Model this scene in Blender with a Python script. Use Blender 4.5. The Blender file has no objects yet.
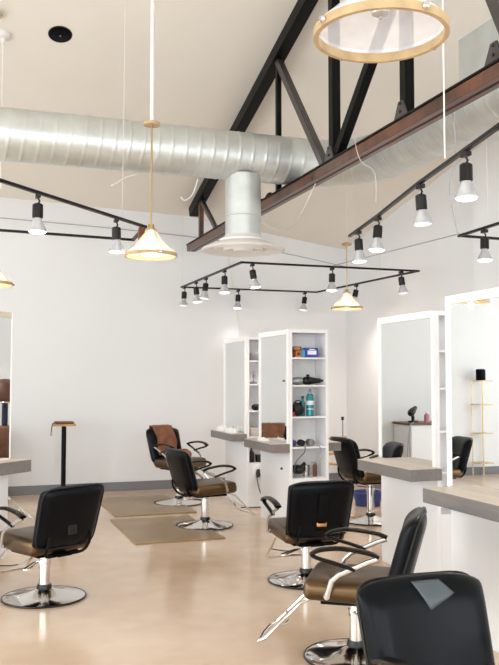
import bpy, bmesh, math, random
from mathutils import Vector, Matrix
random.seed(7)
S = bpy.context.scene
C = S.collection
PI = math.pi

# ------------------------------------------------------------------ materials
def nodes(name):
    m = bpy.data.materials.new(name); m.use_nodes = True
    nt = m.node_tree
    return m, nt, nt.nodes['Principled BSDF']

def pbr(name, col, rough=0.5, metal=0.0, spec=0.5, tint=None, var=0.04, scale=12.0, bump=0.0,
        bscale=60.0, coat=0.0, emit=None, estr=0.0, trans=0.0, rvar=0.0, stretch=None, ior=None):
    m, nt, b = nodes(name)
    N, L = nt.nodes, nt.links
    tc = N.new('ShaderNodeTexCoord')
    mp = N.new('ShaderNodeMapping'); L.new(tc.outputs['Object'], mp.inputs['Vector'])
    if stretch: mp.inputs['Scale'].default_value = stretch
    nz = N.new('ShaderNodeTexNoise'); nz.inputs['Scale'].default_value = scale; nz.inputs['Detail'].default_value = 4
    L.new(mp.outputs['Vector'], nz.inputs['Vector'])
    cr = N.new('ShaderNodeValToRGB')
    cr.color_ramp.elements[0].position = 0.3; cr.color_ramp.elements[1].position = 0.7
    cr.color_ramp.elements[0].color = (*[max(0, c * (1 - var)) for c in col], 1)
    cr.color_ramp.elements[1].color = (*[min(1, c * (1 + var)) for c in col], 1)
    L.new(nz.outputs['Fac'], cr.inputs['Fac']); L.new(cr.outputs['Color'], b.inputs['Base Color'])
    b.inputs['Roughness'].default_value = rough
    if rvar:
        mr = N.new('ShaderNodeMapRange'); mr.inputs['To Min'].default_value = max(0, rough - rvar); mr.inputs['To Max'].default_value = rough + rvar
        L.new(nz.outputs['Fac'], mr.inputs['Value']); L.new(mr.outputs['Result'], b.inputs['Roughness'])
    b.inputs['Metallic'].default_value = metal
    b.inputs['Specular IOR Level'].default_value = spec
    if ior: b.inputs['IOR'].default_value = ior
    if tint: b.inputs['Specular Tint'].default_value = (*tint, 1)
    b.inputs['Coat Weight'].default_value = coat
    b.inputs['Transmission Weight'].default_value = trans
    if emit:
        b.inputs['Emission Color'].default_value = (*emit, 1); b.inputs['Emission Strength'].default_value = estr
    if bump:
        n2 = N.new('ShaderNodeTexNoise'); n2.inputs['Scale'].default_value = bscale; n2.inputs['Detail'].default_value = 3
        L.new(mp.outputs['Vector'], n2.inputs['Vector'])
        bp = N.new('ShaderNodeBump'); bp.inputs['Strength'].default_value = bump; bp.inputs['Distance'].default_value = 0.01
        L.new(n2.outputs['Fac'], bp.inputs['Height']); L.new(bp.outputs['Normal'], b.inputs['Normal'])
    return m

def glassy(name, col, fac, rough=0.08):
    m = bpy.data.materials.new(name); m.use_nodes = True
    nt = m.node_tree; N, L = nt.nodes, nt.links
    b = N['Principled BSDF']; b.inputs['Base Color'].default_value = (*col, 1)
    b.inputs['Roughness'].default_value = rough
    nz = N.new('ShaderNodeTexNoise'); nz.inputs['Scale'].default_value = 5
    mr = N.new('ShaderNodeMapRange'); mr.inputs['To Min'].default_value = fac * 0.8; mr.inputs['To Max'].default_value = min(1, fac * 1.2)
    L.new(nz.outputs['Fac'], mr.inputs['Value'])
    t = N.new('ShaderNodeBsdfTransparent'); mx = N.new('ShaderNodeMixShader')
    L.new(mr.outputs['Result'], mx.inputs['Fac']); L.new(t.outputs[0], mx.inputs[1]); L.new(b.outputs[0], mx.inputs[2])
    L.new(mx.outputs[0], N['Material Output'].inputs['Surface'])
    return m

M = {}
M['wall'] = pbr('wall_paint', (0.80, 0.80, 0.815), 0.6, var=0.012, scale=1.3, spec=0.25)
M['ceil'] = pbr('ceiling_paint', (0.77, 0.715, 0.645), 0.8, var=0.015, scale=1.1, spec=0.15)
M['base'] = pbr('grey_rubber_base', (0.20, 0.20, 0.215), 0.45, var=0.06, scale=5)
M['white'] = pbr('white_laminate', (0.88, 0.87, 0.88), 0.35, var=0.01, scale=3, spec=0.35)
M['frame'] = pbr('white_mirror_frame', (0.90, 0.89, 0.885), 0.4, var=0.01, scale=3, spec=0.35)
M['tan'] = pbr('beige_wood_trim', (0.62, 0.56, 0.47), 0.5, var=0.1, scale=9)
M['top'] = pbr('worktop_laminate', (0.20, 0.178, 0.168), 0.42, var=0.10, scale=5, stretch=(6, 1, 6), spec=0.6)
M['toptan'] = pbr('worktop_top_laminate', (0.55, 0.45, 0.37), 0.36, var=0.07, scale=6, stretch=(8, 1, 8), spec=0.6)
M['leather'] = pbr('black_vinyl', (0.0025, 0.003, 0.0042), 0.30, var=0.2, scale=8, spec=0.13, tint=(0.95, 0.97, 1.0), bump=0.06, bscale=160)
M['leather_seat'] = pbr('black_vinyl_seat', (0.006, 0.004, 0.003), 0.33, var=0.2, scale=8, ior=1.7, spec=0.9, tint=(1.0, 0.62, 0.32), bump=0.06, bscale=160)  # orange specular tint paints in the warm reflected light on seat tops
M['leather_lr'] = pbr('black_vinyl_back', (0.006, 0.008, 0.010), 0.4, var=0.25, scale=6, spec=0.4, tint=(0.95, 0.9, 0.85), bump=0.06, bscale=160)
M['plastic'] = pbr('black_plastic', (0.006, 0.006, 0.007), 0.3, var=0.1, spec=0.4)
M['arm'] = pbr('black_urethane', (0.006, 0.005, 0.005), 0.26, var=0.1, spec=0.3, tint=(1, 0.75, 0.5))  # warm tint stands in for light reflected along the arm pads
M['chrome'] = pbr('chrome', (0.72, 0.70, 0.68), 0.08, metal=1, var=0.03, scale=4)
M['steelbar'] = pbr('brushed_steel', (0.58, 0.55, 0.52), 0.25, metal=1, var=0.05, scale=8)
M['gold'] = pbr('brass', (0.62, 0.45, 0.25), 0.28, metal=1, var=0.05, scale=8)
M['copper'] = pbr('copper_buckle', (0.75, 0.38, 0.15), 0.3, metal=1, var=0.08)
M['galv'] = pbr('galvanised_steel', (0.60, 0.625, 0.61), 0.40, metal=0.65, var=0.08, scale=5, rvar=0.06)
M['galvflat'] = pbr('galvanised_sheet', (0.60, 0.62, 0.60), 0.45, metal=0.6, var=0.07, scale=5)
M['diff'] = pbr('diffuser_enamel', (0.78, 0.75, 0.73), 0.4, var=0.02)
M['black'] = pbr('black_steel', (0.003, 0.003, 0.003), 0.42, var=0.15, spec=0.12)
M['greysteel'] = pbr('grey_steel_angle', (0.07, 0.06, 0.06), 0.3, metal=0.5, var=0.15)
M['rust'] = pbr('red_oxide_steel', (0.085, 0.028, 0.013), 0.33, var=0.65, scale=7, spec=0.6, rvar=0.12)
M['track'] = pbr('black_track', (0.008, 0.006, 0.006), 0.38, var=0.1, spec=0.25)
M['mirror'] = pbr('mirror_silver', (0.88, 0.90, 0.895), 0.0, metal=1, var=0.003, scale=2)
M['wood'] = pbr('honey_wood', (0.52, 0.32, 0.13), 0.45, var=0.25, scale=8, stretch=(1, 1, 7))
M['ringwood'] = pbr('pale_wood_ring', (0.46, 0.32, 0.17), 0.4, var=0.2, scale=14)
M['darkwood'] = pbr('walnut', (0.16, 0.062, 0.030), 0.4, var=0.3, scale=10)
M['mat'] = pbr('tan_rubber_mat', (0.29, 0.185, 0.085), 0.34, var=0.14, scale=3.5, bump=0.15, bscale=140, spec=0.5)
M['cape'] = pbr('brown_cape', (0.20, 0.070, 0.028), 0.6, var=0.35, scale=9, bump=0.5, bscale=18)
M['towel'] = pbr('white_towel', (0.85, 0.83, 0.81), 0.9, var=0.06, scale=20, bump=0.6, bscale=40)
M['cable'] = pbr('white_cable', (0.70, 0.67, 0.62), 0.5)
M['greycable'] = pbr('grey_cable', (0.36, 0.36, 0.37), 0.5)
M['darkcable'] = pbr('dark_cable', (0.06, 0.06, 0.06), 0.5)
M['pole'] = pbr('white_conduit', (0.82, 0.80, 0.77), 0.4)
M['glass'] = glassy('clear_glass_shade', (0.88, 0.84, 0.78), 0.42)
M['bigglass'] = glassy('milky_glass_shade', (0.90, 0.90, 0.97), 0.55)
M['par'] = pbr('reflector_lamp_glass', (0.62, 0.64, 0.68), 0.16, metal=0.6, var=0.06, scale=14)
M['lens'] = pbr('lamp_lens', (0.95, 0.93, 0.9), 0.3, emit=(1.0, 0.93, 0.84), estr=3.0)
M['lens_dim'] = pbr('lamp_lens_dim', (0.6, 0.6, 0.62), 0.25, emit=(1.0, 0.95, 0.9), estr=0.35)
M['bulb'] = pbr('warm_bulb', (1, 0.9, 0.7), 0.3, emit=(1.0, 0.80, 0.52), estr=2.2)
M['hole'] = pbr('black_grille', (0.003, 0.003, 0.004), 0.5, spec=0.1)
M['navy'] = pbr('navy_plastic', (0.01, 0.015, 0.06), 0.4)
M['blue'] = pbr('blue_carton', (0.035, 0.06, 0.38), 0.4, var=0.1)
M['bluetub'] = pbr('blue_plastic', (0.02, 0.05, 0.22), 0.4)
M['cyan'] = pbr('cyan_carton', (0.05, 0.32, 0.52), 0.4)
M['orange'] = pbr('orange_carton', (0.62, 0.20, 0.05), 0.45, var=0.15)
M['brown'] = pbr('brown_carton', (0.10, 0.035, 0.02), 0.5)
M['teal'] = pbr('teal_can', (0.03, 0.27, 0.30), 0.25, metal=0.2)
M['red'] = pbr('red_carton', (0.45, 0.02, 0.03), 0.4)
M['purple'] = pbr('purple_plastic', (0.05, 0.02, 0.13), 0.35)
M['beige'] = pbr('beige_basket', (0.55, 0.47, 0.43), 0.7, var=0.1)
M['paper'] = pbr('white_print', (0.85, 0.86, 0.9), 0.5)
M['grey'] = pbr('grey_metal', (0.33, 0.33, 0.35), 0.3, metal=0.6)
M['pink'] = pbr('pink_plastic', (0.6, 0.22, 0.28), 0.4)
M['tape'] = pbr('grey_tape', (0.06, 0.075, 0.085), 0.5, var=0.06)
M['winframe'] = pbr('dark_window_frame', (0.05, 0.05, 0.055), 0.4)
M['winpane'] = glassy('window_pane', (0.9, 0.95, 1.0), 0.04, 0.02)

def floor_mat():
    m, nt, b = nodes('polished_concrete')
    N, L = nt.nodes, nt.links
    tc = N.new('ShaderNodeTexCoord')
    n1 = N.new('ShaderNodeTexNoise'); n1.inputs['Scale'].default_value = 0.55; n1.inputs['Detail'].default_value = 5; n1.inputs['Distortion'].default_value = 0.5
    n2 = N.new('ShaderNodeTexNoise'); n2.inputs['Scale'].default_value = 5; n2.inputs['Detail'].default_value = 7
    L.new(tc.outputs['Object'], n1.inputs['Vector']); L.new(tc.outputs['Object'], n2.inputs['Vector'])
    r1 = N.new('ShaderNodeValToRGB'); e = r1.color_ramp.elements
    e[0].position = 0.34; e[0].color = (0.62, 0.44, 0.31, 1); e[1].position = 0.66; e[1].color = (0.75, 0.575, 0.43, 1)
    L.new(n1.outputs['Fac'], r1.inputs['Fac'])
    r2 = N.new('ShaderNodeValToRGB'); e = r2.color_ramp.elements
    e[0].position = 0.3; e[0].color = (0.93, 0.93, 0.93, 1); e[1].position = 0.7; e[1].color = (1, 1, 1, 1)
    L.new(n2.outputs['Fac'], r2.inputs['Fac'])
    mx = N.new('ShaderNodeMix'); mx.data_type = 'RGBA'; mx.blend_type = 'MULTIPLY'; mx.inputs['Factor'].default_value = 1
    L.new(r1.outputs['Color'], mx.inputs['A']); L.new(r2.outputs['Color'], mx.inputs['B'])
    L.new(mx.outputs['Result'], b.inputs['Base Color'])
    mr = N.new('ShaderNodeMapRange'); mr.inputs['To Min'].default_value = 0.10; mr.inputs['To Max'].default_value = 0.22
    L.new(n2.outputs['Fac'], mr.inputs['Value']); L.new(mr.outputs['Result'], b.inputs['Roughness'])
    b.inputs['Specular IOR Level'].default_value = 0.55
    return m
M['floor'] = floor_mat()

# ------------------------------------------------------------------ mesh helpers
def new(): return bmesh.new()

def add_box(bm, x0, x1, y0, y1, z0, z1, bev=0.0, seg=2):
    t = bmesh.new()
    bmesh.ops.create_cube(t, size=1)
    for v in t.verts:
        v.co = Vector(((x0 + x1) / 2 + v.co.x * (x1 - x0), (y0 + y1) / 2 + v.co.y * (y1 - y0), (z0 + z1) / 2 + v.co.z * (z1 - z0)))
    if bev: bmesh.ops.bevel(t, geom=t.edges[:], offset=bev, segments=seg, profile=0.5, affect='EDGES')
    merge(bm, t)

def merge(bm, t, mat=None):
    if mat is not None: bmesh.ops.transform(t, matrix=mat, verts=t.verts)
    me = bpy.data.meshes.new('tmp'); t.to_mesh(me); t.free(); bm.from_mesh(me); bpy.data.meshes.remove(me)

def smooth_path(pts, n=6):
    pts = [Vector(p) for p in pts]
    if len(pts) < 3: return pts
    out = []
    for i in range(len(pts) - 1):
        p0 = pts[max(i - 1, 0)]; p1 = pts[i]; p2 = pts[i + 1]; p3 = pts[min(i + 2, len(pts) - 1)]
        for k in range(n):
            t = k / n
            out.append(0.5 * ((2 * p1) + (p2 - p0) * t + (2 * p0 - 5 * p1 + 4 * p2 - p3) * t * t + (3 * p1 - p0 - 3 * p2 + p3) * t ** 3))
    out.append(pts[-1])
    return out

def add_tube(bm, pts, r, seg=10, smooth=0, closed=False, flat=None):
    """tube along pts; r a number or a list; flat=(a,b) gives an elliptical section (a sideways, b up)"""
    P = smooth_path(pts, smooth) if smooth else [Vector(p) for p in pts]
    n = len(P); rings = []
    prev = None
    for i, p in enumerate(P):
        if closed: d = P[(i + 1) % n] - P[i - 1]
        else: d = P[min(i + 1, n - 1)] - P[max(i - 1, 0)]
        d.normalize()
        if prev is None:
            a = Vector((0, 0, 1)) if abs(d.z) < 0.9 else Vector((1, 0, 0))
            u = d.cross(a).normalized()
        else:
            u = (prev - d * prev.dot(d)).normalized()
        prev = u; w = u.cross(d)
        rr = r[i * (len(r) - 1) // max(n - 1, 1)] if isinstance(r, (list, tuple)) else r
        fa, fb = (flat if flat else (rr, rr))
        rings.append([bm.verts.new(p + u * math.cos(2 * PI * k / seg) * fa + w * math.sin(2 * PI * k / seg) * fb) for k in range(seg)])
    m = n if closed else n - 1
    for i in range(m):
        A, B = rings[i], rings[(i + 1) % n]
        for k in range(seg):
            bm.faces.new((A[k], A[(k + 1) % seg], B[(k + 1) % seg], B[k]))
    if not closed:
        bm.faces.new(rings[0][::-1]); bm.faces.new(rings[-1])

def add_lathe(bm, prof, c=(0, 0, 0), seg=32, cap0=True, cap1=True, mat=None):
    """prof: list of (radius, z)"""
    t = bmesh.new(); R = []
    for r_, z_ in prof:
        if r_ < 1e-5: R.append([t.verts.new((0, 0, z_))])
        else: R.append([t.verts.new((r_ * math.cos(2 * PI * k / seg), r_ * math.sin(2 * PI * k / seg), z_)) for k in range(seg)])
    for A, B in zip(R[:-1], R[1:]):
        for k in range(seg):
            k2 = (k + 1) % seg
            if len(A) == 1 and len(B) == 1: continue
            if len(A) == 1: t.faces.new((A[0], B[k2], B[k]))
            elif len(B) == 1: t.faces.new((A[k], A[k2], B[0]))
            else: t.faces.new((A[k], A[k2], B[k2], B[k]))
    if cap0 and len(R[0]) > 1: t.faces.new(R[0][::-1])
    if cap1 and len(R[-1]) > 1: t.faces.new(R[-1])
    merge(bm, t, (Matrix.Translation(c) @ (mat if mat else Matrix.Identity(4))))

def add_torus(bm, R, r, c=(0, 0, 0), seg=40, s2=8, zs=1.0):
    pts = [Vector((c[0] + R * math.cos(2 * PI * k / seg), c[1] + R * math.sin(2 * PI * k / seg), c[2])) for k in range(seg)]
    add_tube(bm, pts, r, s2, closed=True, flat=(r, r * zs))

def add_poly(bm, outline, axis, a, b_):
    """extrude a closed outline (2D) along axis 'x','y','z' from a to b_"""
    def mk(p, t):
        return {'x': (t, p[0], p[1]), 'y': (p[0], t, p[1]), 'z': (p[0], p[1], t)}[axis]
    A = [bm.verts.new(mk(p, a)) for p in outline]; B = [bm.verts.new(mk(p, b_)) for p in outline]
    n = len(outline)
    bm.faces.new(A); bm.faces.new(B[::-1])
    for i in range(n): bm.faces.new((A[i], B[i], B[(i + 1) % n], A[(i + 1) % n]))

def obj(name, bm, mat, parent=None, smooth=True):
    me = bpy.data.meshes.new(name)
    bmesh.ops.recalc_face_normals(bm, faces=bm.faces[:])
    if smooth:
        for f in bm.faces: f.smooth = True
        for e in bm.edges:
            if len(e.link_faces) == 2 and e.calc_face_angle(0) > 0.6: e.smooth = False
    bm.to_mesh(me); bm.free()
    o = bpy.data.objects.new(name, me); C.objects.link(o)
    me.materials.append(M[mat] if isinstance(mat, str) else mat)
    if parent: o.parent = parent
    return o

def subd(o, lv=1):
    md = o.modifiers.new('sub', 'SUBSURF'); md.levels = lv; md.render_levels = lv
    return o

def tag(o, label, cat, group=None, kind=None):
    o['label'] = label; o['category'] = cat
    if group: o['group'] = group
    if kind: o['kind'] = kind
    return o

def thing(name, label, cat, loc=(0, 0, 0), rz=0, group=None):
    o = bpy.data.objects.new(name, None); C.objects.link(o)
    o.empty_display_size = 0.1
    o.location = loc; o.rotation_euler = (0, 0, rz)
    return tag(o, label, cat, group)

def struct(name, bm, mat, parent=None, smooth=False):
    o = obj(name, bm, mat, parent, smooth)
    if parent is None: o['kind'] = 'structure'
    return o

def dup(root, loc, rz, label, group=None, parent=None):
    def cp(o, par):
        c = o.copy(); C.objects.link(c)
        if par: c.parent = par
        for ch in kids[o]: cp(ch, c)
        return c
    kids = {}
    def walk(o):
        kids[o] = list(o.children)
        for k in kids[o]: walk(k)
    walk(root)
    r = cp(root, None)
    r.location = loc; r.rotation_euler = (0, 0, rz); r['label'] = label
    if group: r['group'] = group
    return r

# ------------------------------------------------------------------ setting
XR, XL, YB, YF = 5.72, -4.2, 11.71, -2.6
def ceil_z(x, y):
    t = min(max((x - 3.13) / (5.72 - 3.13), 0), 1)
    if x <= 3.13: zb = 4.11 - 0.035 * x
    else: zb = 4.0 + (3.63 - 4.0) * t
    s = 0.33 + (0.19 - 0.33) * t
    return zb + s * (YB - max(y, 3.5))

bm = new(); add_box(bm, XL, XR + .1, YF, YB + .1, -0.1, 0)
struct('floor', bm, 'floor')

bm = new()
xs = [XL + (3.13 - XL) * i / 6 for i in range(7)] + [3.13 + (XR + .12 - 3.13) * i / 6 for i in range(1, 7)]
ys = [YB + .12, 11, 10, 9, 8, 7, 6, 5, 4, 3.5, 2, 0, YF]
lo = [[bm.verts.new((x, y, ceil_z(x, y))) for x in xs] for y in ys]
hi = [[bm.verts.new((x, y, ceil_z(x, y) + .15)) for x in xs] for y in ys]
for i in range(len(ys) - 1):
    for j in range(len(xs) - 1):
        bm.faces.new((lo[i][j], lo[i][j + 1], lo[i + 1][j + 1], lo[i + 1][j]))
        bm.faces.new((hi[i][j], hi[i + 1][j], hi[i + 1][j + 1], hi[i][j + 1]))
struct('ceiling', bm, 'ceil')

def wall_under_ceiling(name, fixed, a, b, axis, th, pts):
    bm = new()
    if axis == 'y': out = [(a, 0), (b, 0)] + [(x, ceil_z(x, fixed) + .06) for x in pts]
    else: out = [(a, 0), (b, 0)] + [(y, ceil_z(fixed, y) + .06) for y in pts]
    add_poly(bm, out, axis, fixed, fixed + th)
    return struct(name, bm, 'wall')
wall_under_ceiling('wall_back', YB, XL, XR + .1, 'y', .1, [XR + .1, 4.6, 3.13, 0, XL])
wall_under_ceiling('wall_right', XR, YB + .1, YF, 'x', .1, [YF, 3.5, 6, 8, YB + .1])

# tall shop windows in front; the unseen left-wall ones are added to spread light
def window_wall(name, axis, fixed, th, a, b, ztop, opens, zs, zt):
    bm = new()
    def bx(u0, u1, z0, z1):
        if axis == 'y': add_box(bm, u0, u1, min(fixed, fixed + th), max(fixed, fixed + th), z0, z1)
        else: add_box(bm, min(fixed, fixed + th), max(fixed, fixed + th), u0, u1, z0, z1)
    bx(a, b, 0, zs); bx(a, b, zt, ztop)
    edges = [a] + [e for o_ in opens for e in o_] + [b]
    for u0, u1 in zip(edges[::2], edges[1::2]): bx(u0, u1, zs, zt)
    w = struct(name, bm, 'wall')
    return w
wn = 0
def window(axis, fixed, u0, u1, z0, z1):
    global wn
    wn += 1
    t = thing('window_%d' % wn, None, None)
    del t['label'], t['category']; t['kind'] = 'structure'
    bm = new(); q = .06; um = (u0 + u1) / 2; zm = z0 + (z1 - z0) * .7
    for (a, b, c, d) in ((u0, u0 + q, z0, z1), (u1 - q, u1, z0, z1), (u0, u1, z0, z0 + q), (u0, u1, z1 - q, z1), (um - .03, um + .03, z0, z1), (u0, u1, zm - .03, zm + .03)):
        if axis == 'y': add_box(bm, a, b, fixed - .03, fixed + .03, c, d)
        else: add_box(bm, fixed - .03, fixed + .03, a, b, c, d)
    obj('window_frame', bm, 'winframe', t, False)
    bm = new()
    if axis == 'y': add_box(bm, u0 + .02, u1 - .02, fixed - .004, fixed + .004, z0 + .02, z1 - .02)
    else: add_box(bm, fixed - .004, fixed + .004, u0 + .02, u1 - .02, z0 + .02, z1 - .02)
    obj('window_pane', bm, 'winpane', t, False)
zc = ceil_z(XL, YF)
ow = [(-3.6, -0.8), (-0.4, 2.4), (2.8, 5.4)]
window_wall('wall_front', 'y', YF, -.15, XL, XR + .1, zc + .1, ow, .3, 4.0)
for a, b in ow: window('y', YF - .08, a, b, .3, 4.0)
ol = [(-1.8, 1.2), (1.8, 4.8), (5.4, 8.2), (8.7, 11.3)]  # openings put in out of view to carry light towards the back
bm = new()
add_poly(bm, [(YF, 0), (YB + .1, 0), (YB + .1, .3), (YF, .3)], 'x', XL - .15, XL)
add_poly(bm, [(YF, 3.4), (YB + .1, 3.4)] + [(y, ceil_z(XL, y) + .06) for y in (YB + .1, 8, 3.5, YF)], 'x', XL - .15, XL)
for a, b in ((YF, -1.8), (1.2, 1.8), (4.8, 5.4), (8.2, 8.7), (11.3, YB + .1)): add_box(bm, XL - .15, XL, a, b, .3, 3.4)
struct('wall_left', bm, 'wall')
for a, b in ol: window('x', XL - .08, a, b, .3, 3.4)

bm = new(); add_box(bm, XL, XR, YB - .015, YB, 0, .125, .003, 1); struct('baseboard_back', bm, 'base')
bm = new(); add_box(bm, XR - .015, XR, YF, YB - .015, 0, .125, .003, 1); struct('baseboard_right', bm, 'base')
bm = new(); add_box(bm, XR - .22, XR, 6.3, 7.95, 0.0, 4.2); struct('trim_1', bm, 'wall')   # pilaster on the right wall

# round black ceiling speaker
vx, vy = 0.893, 8.47
sl = math.atan(0.33)
bm = new(); add_lathe(bm, [(0, -.02), (.095, -.02), (.112, -.012), (.116, 0)], seg=36)
sp = thing('ceiling_speaker', 'round black speaker recessed in the beige ceiling', 'ceiling speaker', (vx, vy, ceil_z(vx, vy) - .003))
sp.rotation_euler = (-sl, 0, 0)
obj('grille', bm, 'hole', sp)
bm = new(); add_torus(bm, .118, .005, seg=36); obj('rim', bm, 'plastic', sp)
bm = new(); add_lathe(bm, [(0, -.026), (.008, -.024), (.01, -.019)], seg=12); obj('screw', bm, 'steelbar', sp)

# ------------------------------------------------------------------ roof truss
XT = 3.13
tr = thing('roof_truss', 'black and rust-red open steel roof truss crossing under the ceiling', 'roof truss', (XT, YB, 3.45))
def beam(name, p, q, w, h, mat, parent=tr, dx=0, angle=False):
    """beam in the truss plane from (y,z) to (y,z); w across, h in plane"""
    bm = new()
    a = Vector((0, p[0], p[1])); b = Vector((0, q[0], q[1])); L_ = (b - a).length
    add_box(bm, -w / 2 + dx, w / 2 + dx, 0, L_, -h / 2, h / 2, .004, 1)
    ang = math.atan2(b.z - a.z, b.y - a.y)
    bmesh.ops.transform(bm, matrix=Matrix.Translation((XT, a.y, a.z)) @ Matrix.Rotation(ang, 4, 'X'), verts=bm.verts)
    bmesh.ops.translate(bm, vec=(-XT, -YB, -3.45), verts=bm.verts)
    return obj(name, bm, mat, parent, False)
def tcz(y): return 5.30 - 0.306 * (y - 7.184)
# top chord: two angles with a gap, like the real pair of L sections
beam('top_chord', (11.42, tcz(11.42)), (3.6, tcz(3.6)), .13, .14, 'black')
bm = new()
add_box(bm, -.075, .075, 2.0, 11.53, 3.535, 3.55); 
add_box(bm, -.012 - .0, .012, 2.0, 11.53, 3.45, 3.535)
bmesh.ops.translate(bm, vec=(0, -YB, -3.45), verts=bm.verts)
obj('bottom_chord_flange', bm, 'black', tr, False)
bm = new()
add_box(bm, -.065, -.012, 2.0, 11.53, 3.445, 3.534, .003, 1); add_box(bm, .012, .065, 2.0, 11.53, 3.445, 3.534, .003, 1)
bmesh.ops.translate(bm, vec=(0, -YB, -3.45), verts=bm.verts)
obj('bottom_chord', bm, 'rust', tr, False)
beam('vertical_web', (11.0, 3.54), (11.0, tcz(11.0)), .06, .07, 'rust')
beam('diagonal_web', (11.0, tcz(11.0) - .02), (10.25, 3.55), .05, .06, 'greysteel')
beam('vertical_web', (8.01, 3.54), (8.01, tcz(8.01)), .05, .06, 'black')
beam('diagonal_web', (8.01, tcz(8.01) - .06), (6.83, 3.56), .07, .075, 'greysteel')
beam('vertical_web', (6.62, 3.54), (6.62, tcz(6.62)), .08, .09, 'black')
beam('diagonal_web', (6.58, 3.56), (3.75, tcz(3.75) - .1), .08, .085, 'black')
beam('vertical_web', (5.345, 3.54), (5.345, tcz(5.345)), .08, .085, 'black')
beam('diagonal_web', (4.05, 3.56), (4.5, 4.5), .08, .085, 'greysteel')
for y in (6.62, 5.345, 4.2):
    bm = new(); add_poly(bm, [(y - .10, 3.55), (y + .10, 3.55), (y + .03, 3.68), (y - .03, 3.68)], 'x', -.06, -.048)
    add_lathe(bm, [(.012, 0), (.012, .012), (0, .012)], (-.06, y, 3.6), 8, mat=Matrix.Rotation(-PI / 2, 4, 'Y'))
    add_lathe(bm, [(.012, 0), (.012, .012), (0, .012)], (-.06, y, 3.66), 8, mat=Matrix.Rotation(-PI / 2, 4, 'Y'))
    bmesh.ops.translate(bm, vec=(0, -YB, -3.45), verts=bm.verts)
    obj('gusset_plate', bm, 'greysteel', tr, False)

# ------------------------------------------------------------------ spiral duct
ZD, RD, YD = 3.815, .240, 7.68
dt = thing('spiral_duct', 'large galvanised spiral duct running across the ceiling and bending right', 'air duct', (0, YD, ZD - RD))
path = [Vector((XL, YD, ZD))]
x = XL
while x < 3.30: x += .01; path.append(Vector((x, YD, ZD)))
x0 = path[-1].x; RB = .62
for k in range(1, 97):
    a = k / 96 * PI / 2; path.append(Vector((x0 + RB * math.sin(a), YD - RB * (1 - math.cos(a)), ZD)))
xe = path[-1].x; y = path[-1].y
while y > 4.3: y -= .01; path.append(Vector((xe, y, ZD)))
bm = new(); acc = 0; rings = []; SEG = 40
for i, p in enumerate(path):
    if i: acc += (p - path[i - 1]).length
    d = (path[min(i + 1, len(path) - 1)] - path[max(i - 1, 0)]).normalized(); u = Vector((0, 0, 1)); w = d.cross(u)
    ring = []
    for k in range(SEG):
        th = 2 * PI * k / SEG
        ph = ((acc / .135) + k / SEG) % 1.0
        rr = RD + (.0038 if (ph < .08 or ph > .94) else 0)
        ring.append(bm.verts.new(p + u * math.cos(th) * rr + w * math.sin(th) * rr))
    rings.append(ring)
for A, B in zip(rings[:-1], rings[1:]):
    for k in range(SEG): bm.faces.new((A[k], A[(k + 1) % SEG], B[(k + 1) % SEG], B[k]))
bmesh.ops.translate(bm, vec=(0, -YD, -(ZD - RD)), verts=bm.verts)
obj('spiral_pipe', bm, 'galv', dt)
bm = new(); add_box(bm, xe - .32, xe + .32, 1.6, 5.38, ZD - .0, ZD + .42, .006, 1)
bmesh.ops.translate(bm, vec=(0, -YD, -(ZD - RD)), verts=bm.verts)
obj('sheet_metal_plenum', bm, 'galvflat', dt, False)
# drop with round diffuser
XDp = 2.62
bm = new(); add_lathe(bm, [(.178, 3.62), (.178, 3.22), (.184, 3.215), (.184, 3.205), (.178, 3.20), (.178, 2.98)], (0, 0, 0), 40, False, False)
bmesh.ops.translate(bm, vec=(XDp, 0, -(ZD - RD)), verts=bm.verts); obj('drop_pipe', bm, 'galv', dt)
bm = new(); add_lathe(bm, [(.178, 3.02), (.205, 2.985), (.235, 2.975), (.235, 2.955), (.33, 2.925), (.41, 2.885), (.418, 2.872), (.40, 2.862), (.30, 2.885), (.29, 2.87), (.20, 2.885), (.19, 2.865), (.10, 2.88), (.09, 2.86), (0, 2.86)], (0, 0, 0), 48, False, False)
bmesh.ops.translate(bm, vec=(XDp, 0, -(ZD - RD)), verts=bm.verts); obj('round_diffuser', bm, 'diff', dt)
for xx in (-1.5,):
    bm = new(); add_tube(bm, [(xx, 0, RD * 2 - .01), (xx, 0, ceil_z(xx, YD) - (ZD - RD))], .006, 6)
    obj('hanger_rod', bm, 'cable', dt)

# twin head emergency light sitting on the bottom chord
t = thing('emergency_light', 'small twin-head emergency light on top of the rust-red truss chord', 'emergency light', (3.13, 8.72, 3.551))
bm = new(); add_box(bm, -.06, .06, -.05, .09, 0, .09, .01); obj('housing', bm, 'black', t)
for s in (-1, 1):
    bm = new(); add_lathe(bm, [(.02, 0), (.05, .05), (.05, .07), (0, .07)], (s * .12, -.02, .11), 16, mat=Matrix.Rotation(PI / 2, 4, 'X') @ Matrix.Rotation(s * .4, 4, 'Y'))
    add_tube(bm, [(s * .05, 0, .07), (s * .12, 0, .11)], .012, 6)
    obj('lamp_head', bm, 'grey' if s < 0 else 'black', t)

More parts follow.
